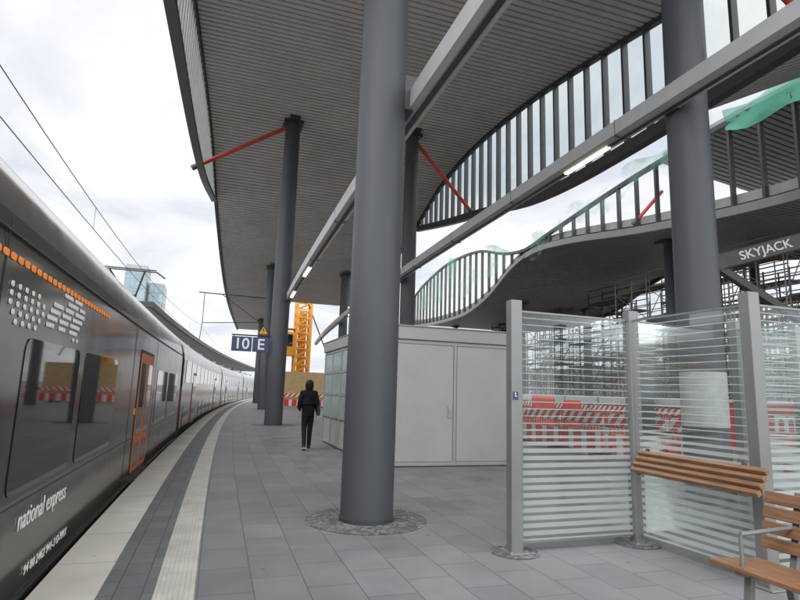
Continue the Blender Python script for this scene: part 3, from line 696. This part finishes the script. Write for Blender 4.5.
for k in range(16):
    y=6+k*2.15;wb(cx(11.15,y)+random.uniform(-.05,.05),y,ZG+.25,random.uniform(-.05,.05),M_redp if k%2 else M_rw,1.25)
wb(17.6,27.0,.0,.9,M_redp,1.75,.62);wb(18.9,26.2,.0,.5,M_redp,1.5,.5)
# hoarding and hoist
hd=empty("timber_hoarding",(8,50,0),"yellowish plywood site hoarding across the platform","hoarding")
for k in range(6): part(MB().box((5.9+k*.86,50,0.02),(5.9+k*.86+.85,50.05,3.0)),"panel",M_hoard,hd)
for z in(2.7,.5): part(MB().box((5.85,50.055,z),(11.1,50.13,z+.12)),"rail",M_hoard,hd)
cr=empty("construction_hoist",(7.7,52,0),"orange lattice construction hoist mast with cabin","hoist")
m=MB();X,Y0=7.7,52;W=.65
for a,b in((-W,-W),(W,-W),(W,W),(-W,W)): m.beam((X+a,Y0+b,0),(X+a,Y0+b,12),.2,.2,(0,1,0))
for k in range(16):
    z=k*.74
    for s_ in(-W,W): m.beam((X-W,Y0+s_,z),(X+W,Y0+s_,z+.74),.12,.12,(0,1,0)).beam((X-W,Y0+s_,z+.74),(X+W,Y0+s_,z+.74),.10,.10,(0,1,0)).beam((X+s_,Y0-W,z),(X+s_,Y0+W,z+.74),.12,.12,(1,0,0))
part(m,"lattice_mast",M_hoist,cr)
part(MB().cbox((X,Y0+.2,4.4),(.7,.5,8.6)),"drive_housing",M_hoist,cr,bevel=.03)
part(MB().cbox((X-1.35,Y0,5.6),(1.2,1.3,2.2)).cbox((X-1.35,Y0,7.0),(1.3,1.4,.08)),"cabin",M_hoist,cr,bevel=.03)
part(MB().cbox((X-1.35,Y0-.66,5.9),(.8,.02,1.1)),"cabin_window",M_tglass,cr)
part(MB().tube((X,Y0,10.4),(X+3.0,Y0,3.6),.06).tube((X,Y0,10.4),(X+.2,Y0,12.6),.05),"stay",M_steel,cr)
# ------------------------------------------------------------------ scaffolds, facade
def scaffold(mt,label,n=4,r1=.032):
    r=empty("scaffold_tower",(0,0,0),label,"scaffold","scaffold towers by the hall")
    m=MB();W,Lg=1.2,3.0
    for x in(0,W):
        for y in(0,Lg/2,Lg): m.tube((x,y,0),(x,y,n*2+.9),r1,6)
    for k in range(n+1):
        z=k*2+.15
        for x in(0,W):
            m.tube((x,0,z),(x,Lg,z),r1*.8,6)
            if k: m.tube((x,0,z+.95),(x,Lg,z+.95),r1*.75,6).tube((x,0,z+.5),(x,Lg,z+.5),r1*.75,6)
        for y in(0,Lg): m.tube((0,y,z),(W,y,z),r1*.8,6)
        if k<n: m.tube((0,0 if k%2 else Lg,z),(0,Lg if k%2 else 0,z+2),r1*.75,6).tube((0,Lg if k%2 else 0,z),(W,Lg if k%2 else 0,z+2),r1*.75,6)
    part(m,"frame_tubes",mt,r)
    for k in range(1,n+1): part(MB().box((.08,.04,k*2+.18),(W-.08,Lg-.04,k*2+.23)),"deck",M_plank,r)
    return r
s0=scaffold(M_galv,"galvanised steel scaffold tower with timber decks");s0.location=(cx(31.5,-3),-3,ZG)
for k in range(20):
    y=k*3.05;copything(s0,(cx(31.5+(k%3)*.25,y),y,ZG))
for k in range(5): copything(s0,(cx(23.2,14)+k*.3,14+k*3.05,0))
for k in range(18):
    y=2+k*3.4;copything(s0,(cx(35.5+(k%2)*.6,y),y,ZG+(k%3)*.6))
s1=scaffold(M_steel,"dark steel shoring tower supporting the roof works",4,.05);s1.location=(cx(25,4),4,0)
for (o,y) in((29,9),(25.5,9.5),(24,12),(28.6,15),(25.5,22),(28.8,21),(28.4,27),(24.5,30),(28.6,33),(25,38),(28.6,39),(28,46),(24,46),(28,53),(38.5,6),(38.5,13),(38.8,20),(38.4,27),(38.6,34),(38.5,41)): copything(s1,(cx(o,y),y,0))
fb=empty("station_building",(48,30,ZG),"long pale low station building with gridded windows","building")
part(MB().box((46,-25,ZG),(60,130,5.0)),"wall",M_facd,fb)
m=MB();gl=MB()
y=-24
while y<128:
    for z in(.2,2.7):
        gl.box((45.9,y,z),(45.99,y+2.6,z+1.9))
        m.box((45.86,y-.08,z-.08),(45.96,y,z+1.98)).box((45.86,y+1.27,z),(45.96,y+1.33,z+1.9)).box((45.86,y-.08,z+1.9),(45.96,y+2.6,z+1.98))
    y+=3.4
part(gl,"window_band",M_facg,fb)["kind"]="stuff"
part(m,"window_frames",M_galv,fb)["kind"]="stuff"
part(MB().box((45.4,-25.2,5.0),(60.2,130.2,5.3)),"roof_edge",M_steel,fb)
# ------------------------------------------------------------------ boom lift
bl=empty("boom_lift",(15.8,9.3,ZG),"dark grey articulated boom lift with white lettering","boom lift")
k0=V((11.8,10.4,4.95));k1=V((16.6,8.45,6.45));k2=V((15.8,9.3,2.4))
part(MB().beam(k0,k1,.28,.40),"upper_boom",M_steel,bl,bevel=.02)
part(MB().beam(k0,k2,.18,.2),"lower_boom",M_steel,bl,bevel=.02)
part(MB().tube(k0+V((-.1,-.3,-.02)),k0+V((.05,.3,-.02)),.2,16),"knuckle",M_steel,bl)
part(MB().cbox((15.8,9.3,1.6),(1.5,1.1,1.8)),"turret",M_orange,bl,bevel=.05)
part(MB().cbox((15.8,9.3,.2),(2.6,1.7,.6)),"chassis",M_steel,bl,bevel=.05)
for dx in(-.95,.95):
    for dy in(-.9,.9):
        part(MB().lathe((15.8+dx,9.3+dy,-.45),[(.42,-.16),(.5,-.1),(.5,.1),(.42,.16)],24,Matrix.Rotation(H,3,'X')),"wheel",M_black,bl,True)
m=MB()
c=k1
for z in(0,.55,1.1):
    m.beam(c+V((0,-.4,z)),c+V((1.6,-.4,z)),.04,.04).beam(c+V((0,.4,z)),c+V((1.6,.4,z)),.04,.04).beam(c+V((0,-.4,z)),c+V((0,.4,z)),.04,.04).beam(c+V((1.6,-.4,z)),c+V((1.6,.4,z)),.04,.04)
for a in(0,1.6):
    for b in(-.4,.4): m.beam(c+V((a,b,0)),c+V((a,b,1.1)),.04,.04,(0,1,0))
part(m,"basket",M_orange,bl)
d=(k1-k0).normalized();nrm=d.cross(V((0,0,1))).normalized();u=nrm.cross(d)
mid=k0+d*.62+nrm*.145
Mt=Matrix(((d.x,u.x,nrm.x,mid.x),(d.y,u.y,nrm.y,mid.y),(d.z,u.z,nrm.z,mid.z),(0,0,0,1)))
text("SKYJACK",.31,M_white,bl,Mt,"lettering",.003,.003,sx=1.08)
rb=empty("site_banner",(9.5,6.2,0),"red site banner with white lettering on the barrier","banner")
part(MB().box((9.52,6.0,.6),(9.54,8.4,1.50)),"banner_sheet",M_redp,rb)
text("mist",.62,M_white,rb,TM((9.51,7.35,1.2),H,-H),"lettering",.003,.008)
# ------------------------------------------------------------------ distant towers
M_tow=pm("tower_glass",(.22,.30,.34),.15,.3,.35,.15)
def tower(x,y,w,d,h,label):
    r=empty("office_tower",(x,y,ZG),label,"building","distant office towers")
    part(MB().box((x-w/2,y-d/2,ZG),(x+w/2,y+d/2,h)),"wall",M_fac,r)
    m=MB();n=int(h/3.4);c=max(3,int(w/1.6))
    for i in range(n):
        for j in range(c):
            a=x-w/2+.1+j*(w-.2)/c;m.box((a+.05,y-d/2-.08,.5+i*3.4),(a+(w-.2)/c-.05,y-d/2-.01,3.5+i*3.4))
        for j in range(6):
            b=y-d/2+.2+j*(d-.4)/6;m.box((x+w/2+.01,b+.05,.5+i*3.4),(x+w/2+.08,b+(d-.4)/6-.05,3.5+i*3.4))
    o=part(m,"windows",M_tow,r);o["kind"]="stuff"
tower(-28.5,216,7,12,43,"slim glassy office tower with window grid")
tower(-22.0,222,5,12,38,"glassy office tower with window grid")
tower(-50,260,26,14,22,"long low office block with window grid")
# ------------------------------------------------------------------ person
M_coat=pm("black_jacket",(.009,.009,.010),.85,0,.3,12,.3,50,spec=.2);M_trous=pm("dark_trousers",(.014,.014,.017),.9,0,.25,14,spec=.2)
M_skin=pm("skin",(.42,.25,.18),.55,0,.08,10);M_hair=pm("dark_hair",(.010,.007,.006),.6,0,.4,40,spec=.25,stretch=(1,1,.15));M_shoe=pm("shoe",(.02,.02,.02),.6,0,.1,10);M_sole=pm("sole",(.5,.48,.45),.6,0,.1,10)
PR=empty("person",(2.36,14.17,0),"person with dark hair, black jacket, dark trousers and shoulder bag walking","person")
PR.rotation_euler=(0,0,-.08)
def sk(name,vs,es,rs,mat,root=0,sub=2,par=None):
    me=bpy.data.meshes.new(name);me.from_pydata(vs,es,[]);me.materials.append(mat)
    o=link(bpy.data.objects.new(name,me));o.parent=par or PR
    md=o.modifiers.new("skin",'SKIN');md.use_smooth_shade=True
    sv=me.skin_vertices[0].data
    for i,r in enumerate(rs):
        sv[i].radius=(r if isinstance(r,tuple) else (r,r));sv[i].use_root=(i==root)
    s=o.modifiers.new("sub",'SUBSURF');s.levels=sub;s.render_levels=sub
    return o
def blob(name,c,r,mat,fn=None,seg=24,rings=16):
    vs=[];fs=[]
    for k in range(rings+1):
        ph=math.pi*k/rings
        for i in range(seg):
            t=2*math.pi*i/seg
            p=V((math.sin(ph)*math.cos(t),math.sin(ph)*math.sin(t),math.cos(ph)))
            if fn:p=fn(p)
            vs.append((c[0]+p.x*r[0],c[1]+p.y*r[1],c[2]+p.z*r[2]))
    for k in range(rings):
        for i in range(seg):
            j=(i+1)%seg;fs.append((k*seg+i,(k+1)*seg+i,(k+1)*seg+j,k*seg+j))
    o=MB().add(vs,fs).mesh(name,mat);o.parent=PR
    for p in o.data.polygons:p.use_smooth=True
    return o
bv=[(0,0,.95),(0,0,1.1),(0,.01,1.3),(0,0,1.44),(0,.005,1.52),(0,.015,1.58),
    (.155,0,1.40),(.205,-.04,1.15),(.205,.03,.93),(-.155,0,1.40),(-.205,.02,1.15),(-.205,.10,.94),
    (.08,0,.88),(.075,.10,.50),(.07,.10,.10),(.075,.22,.04),
    (-.08,0,.88),(-.075,.03,.50),(-.07,-.17,.13),(-.07,-.07,.04)]
be=[(0,1),(1,2),(2,3),(3,4),(4,5),(3,6),(6,7),(7,8),(3,9),(9,10),(10,11),(0,12),(12,13),(13,14),(14,15),(0,16),(16,17),(17,18),(18,19)]
br=[.13,.12,.13,.075,.05,.055,.055,.043,.028,.055,.043,.028,.098,.07,.052,.04,.098,.07,.052,.04]
sk("body",bv,be,br,M_trous,0,2)
blob("head",(0,.012,1.615),(.070,.090,.108),M_skin,lambda p:V((p.x*(1-.18*max(0,-p.z)),p.y*(1-.1*max(0,-p.z)),p.z)))
def hairf(p):
    z=p.z;x=p.x;y=p.y
    if z<0: z*=2.15;x*=1.0+.2*min(1,-p.z*2)
    if y>.25: y=.25+(y-.25)*.25
    w=1+.03*math.sin(14*math.atan2(p.y,p.x))
    return V((x*w,y*w,z))
blob("hair",(0,-.018,1.64),(.100,.112,.10),M_hair,hairf,36,20)
sk("jacket",[(0,0,.82),(0,0,.98),(0,.0,1.13),(0,.01,1.30),(0,0,1.43),(0,0,1.49),(.155,0,1.40),(.215,-.04,1.16),(.218,.025,.97),(-.155,0,1.40),(-.215,.02,1.16),(-.218,.09,.975)],
   [(0,1),(1,2),(2,3),(3,4),(4,5),(4,6),(6,7),(7,8),(4,9),(9,10),(10,11)],[(.175,.14),(.175,.14),(.162,.135),(.168,.14),(.115,.10),(.075,.07),.085,.07,.052,.085,.07,.052],M_coat,1)
for s_,w in((1,(.218,.035,.95)),(-1,(-.218,.10,.955))):
    w=V(w);hv=[w,w+V((0,.005,-.045)),w+V((0,.01,-.09))];he=[(0,1),(1,2)];hr=[.022,(.016,.034),(.014,.036)]
    for i,(dy,l) in enumerate(((.03,.07),(.012,.08),(-.008,.075),(-.027,.06))):
        b=len(hv);hv+=[w+V((0,dy,-.095)),w+V((-.006*s_,dy+.003,-.095-l*.5)),w+V((-.02*s_,dy+.006,-.095-l))];he+=[(2,b),(b,b+1),(b+1,b+2)];hr+=[.010,.009,.008]
    b=len(hv);hv+=[w+V((0,.045,-.06)),w+V((-.01*s_,.058,-.1))];he+=[(1,b),(b,b+1)];hr+=[.011,.009]
    sk("hand",[tuple(p) for p in hv],he,hr,M_skin,0,1)
for y,x,z,a in((.13,.073,0,0),(-.15,-.07,.03,-.35)):
    Rm=Matrix.Rotation(a,3,'X')
    def fp(pts): return [Rm@V(p)+V((x,y,z)) for p in pts]
    o=MB();sec=[(-.08,.036,.1),(-.04,.042,.11),(.04,.046,.08),(.12,.046,.05),(.17,.03,.035)]
    vs=[];fs=[]
    for (yy,wd,ht) in sec: vs+=fp([(-wd,yy,.02),(wd,yy,.02),(wd*.8,yy,.02+ht),(-wd*.8,yy,.02+ht)])
    for k in range(4):
        for i in range(4): j=(i+1)%4;fs.append((k*4+i,k*4+j,k*4+4+j,k*4+4+i))
    fs+=[(0,1,2,3),(16,17,18,19)]
    me=o.add(vs,fs).mesh("shoe",M_shoe,(0,0,0),True,.01);me.parent=PR
    vs=[]
    for (yy,wd,ht) in sec: vs+=fp([(-wd-.004,yy*1.03,0),(wd+.004,yy*1.03,0),(wd+.004,yy*1.03,.022),(-wd-.004,yy*1.03,.022)])
    s2=MB().add(vs,fs).mesh("sole",M_sole);s2.parent=PR
for s_ in(-.028,.028):
    e=MB().lathe((s_,.094,1.625),[(.002,-.006),(.011,0),(.002,.006)],10,Matrix.Rotation(H,3,'X')).mesh("eye",M_black);e.parent=PR
MB().tube((0,.098,1.62),(0,.12,1.59),.008,8,.014).mesh("nose",M_skin,smooth=True).parent=PR
MB().cbox((0,.092,1.56),(.045,.012,.01)).mesh("mouth",M_redp).parent=PR
bag=MB().sweep([(.25,-.10,.98),(.25,-.07,.98),(.25,.08,.98),(.25,.11,.98)],[(-.04,-.13),(.04,-.13),(.05,.0),(.03,.13),(-.03,.13)]).mesh("shoulder_bag",M_black,bevel=.02);bag.parent=PR
MB().tube((.25,.0,1.1),(.13,.0,1.47),.012).mesh("bag_strap",M_black).parent=PR
# ------------------------------------------------------------------ world, light, camera
w=bpy.data.worlds.new("World");S.world=w;w.use_nodes=True;n=w.node_tree;L=n.links
bg=n.nodes["Background"]
sky=N(n,'ShaderNodeTexSky');sky.sky_type='NISHITA';sky.sun_disc=False
EL,AZ=math.radians(46),math.radians(-122)
sky.sun_elevation=EL;sky.sun_rotation=AZ
tc=N(n,'ShaderNodeTexCoord');sp=N(n,'ShaderNodeSeparateXYZ');L.new(tc.outputs['Generated'],sp.inputs[0])
ad=N(n,'ShaderNodeMath',operation='ADD');ad.inputs[1].default_value=.18;L.new(sp.outputs['Z'],ad.inputs[0])
mxx=N(n,'ShaderNodeMath',operation='MAXIMUM');mxx.inputs[1].default_value=.08;L.new(ad.outputs[0],mxx.inputs[0])
dx=N(n,'ShaderNodeMath',operation='DIVIDE');L.new(sp.outputs['X'],dx.inputs[0]);L.new(mxx.outputs[0],dx.inputs[1])
dy=N(n,'ShaderNodeMath',operation='DIVIDE');L.new(sp.outputs['Y'],dy.inputs[0]);L.new(mxx.outputs[0],dy.inputs[1])
cb=N(n,'ShaderNodeCombineXYZ');L.new(dx.outputs[0],cb.inputs[0]);L.new(dy.outputs[0],cb.inputs[1])
no=N(n,'ShaderNodeTexNoise');no.inputs['Scale'].default_value=1.15;no.inputs['Detail'].default_value=10;no.inputs['Roughness'].default_value=.56;no.inputs['Distortion'].default_value=.5
L.new(cb.outputs[0],no.inputs['Vector'])
cr_=N(n,'ShaderNodeValToRGB');e=cr_.color_ramp.elements
e[0].position=.36;e[0].color=(7.6,8.1,9.1,1);e[1].position=.54;e[1].color=(11.0,11.0,11.0,1)
L.new(no.outputs[0],cr_.inputs[0])
mx=N(n,'ShaderNodeMix',data_type='RGBA');mx.inputs['Factor'].default_value=.94
L.new(sky.outputs[0],mx.inputs['A']);L.new(cr_.outputs[0],mx.inputs['B'])
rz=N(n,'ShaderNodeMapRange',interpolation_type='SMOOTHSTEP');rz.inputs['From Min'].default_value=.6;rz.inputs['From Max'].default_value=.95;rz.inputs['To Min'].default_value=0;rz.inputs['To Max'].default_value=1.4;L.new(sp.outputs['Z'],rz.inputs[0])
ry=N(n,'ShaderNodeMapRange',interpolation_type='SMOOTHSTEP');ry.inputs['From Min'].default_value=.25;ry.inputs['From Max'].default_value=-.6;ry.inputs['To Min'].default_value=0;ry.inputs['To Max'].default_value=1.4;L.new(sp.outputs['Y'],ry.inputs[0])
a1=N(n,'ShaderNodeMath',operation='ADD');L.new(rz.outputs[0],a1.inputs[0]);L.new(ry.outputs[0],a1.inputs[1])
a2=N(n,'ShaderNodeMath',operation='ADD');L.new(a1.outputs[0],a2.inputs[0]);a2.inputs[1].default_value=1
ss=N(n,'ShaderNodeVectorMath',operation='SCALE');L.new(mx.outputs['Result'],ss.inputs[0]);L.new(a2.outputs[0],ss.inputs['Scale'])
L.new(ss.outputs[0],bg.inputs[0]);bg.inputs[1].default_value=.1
sl=bpy.data.lights.new("sun",'SUN');sl.energy=1.1;sl.angle=math.radians(32);sl.color=(1,.97,.93)
so=link(bpy.data.objects.new("sun",sl))
dirv=V((math.sin(AZ)*math.cos(EL),math.cos(AZ)*math.cos(EL),math.sin(EL)))
so.rotation_euler=dirv.to_track_quat('Z','Y').to_euler()
cam=link(bpy.data.objects.new("camera",bpy.data.cameras.new("camera")))
cam.data.lens=24.75;cam.data.sensor_width=36;cam.data.clip_end=4000;cam.data.clip_start=.05
R=Matrix.Rotation(math.radians(-18.4),4,'Z')@Matrix.Rotation(math.radians(99.5),4,'X')@Matrix.Rotation(math.radians(1.8),4,'Z')
cam.matrix_world=Matrix.Translation((0,0,1.5))@R
S.camera=cam
S.view_settings.view_transform='Standard';S.view_settings.look='None';S.view_settings.exposure=0
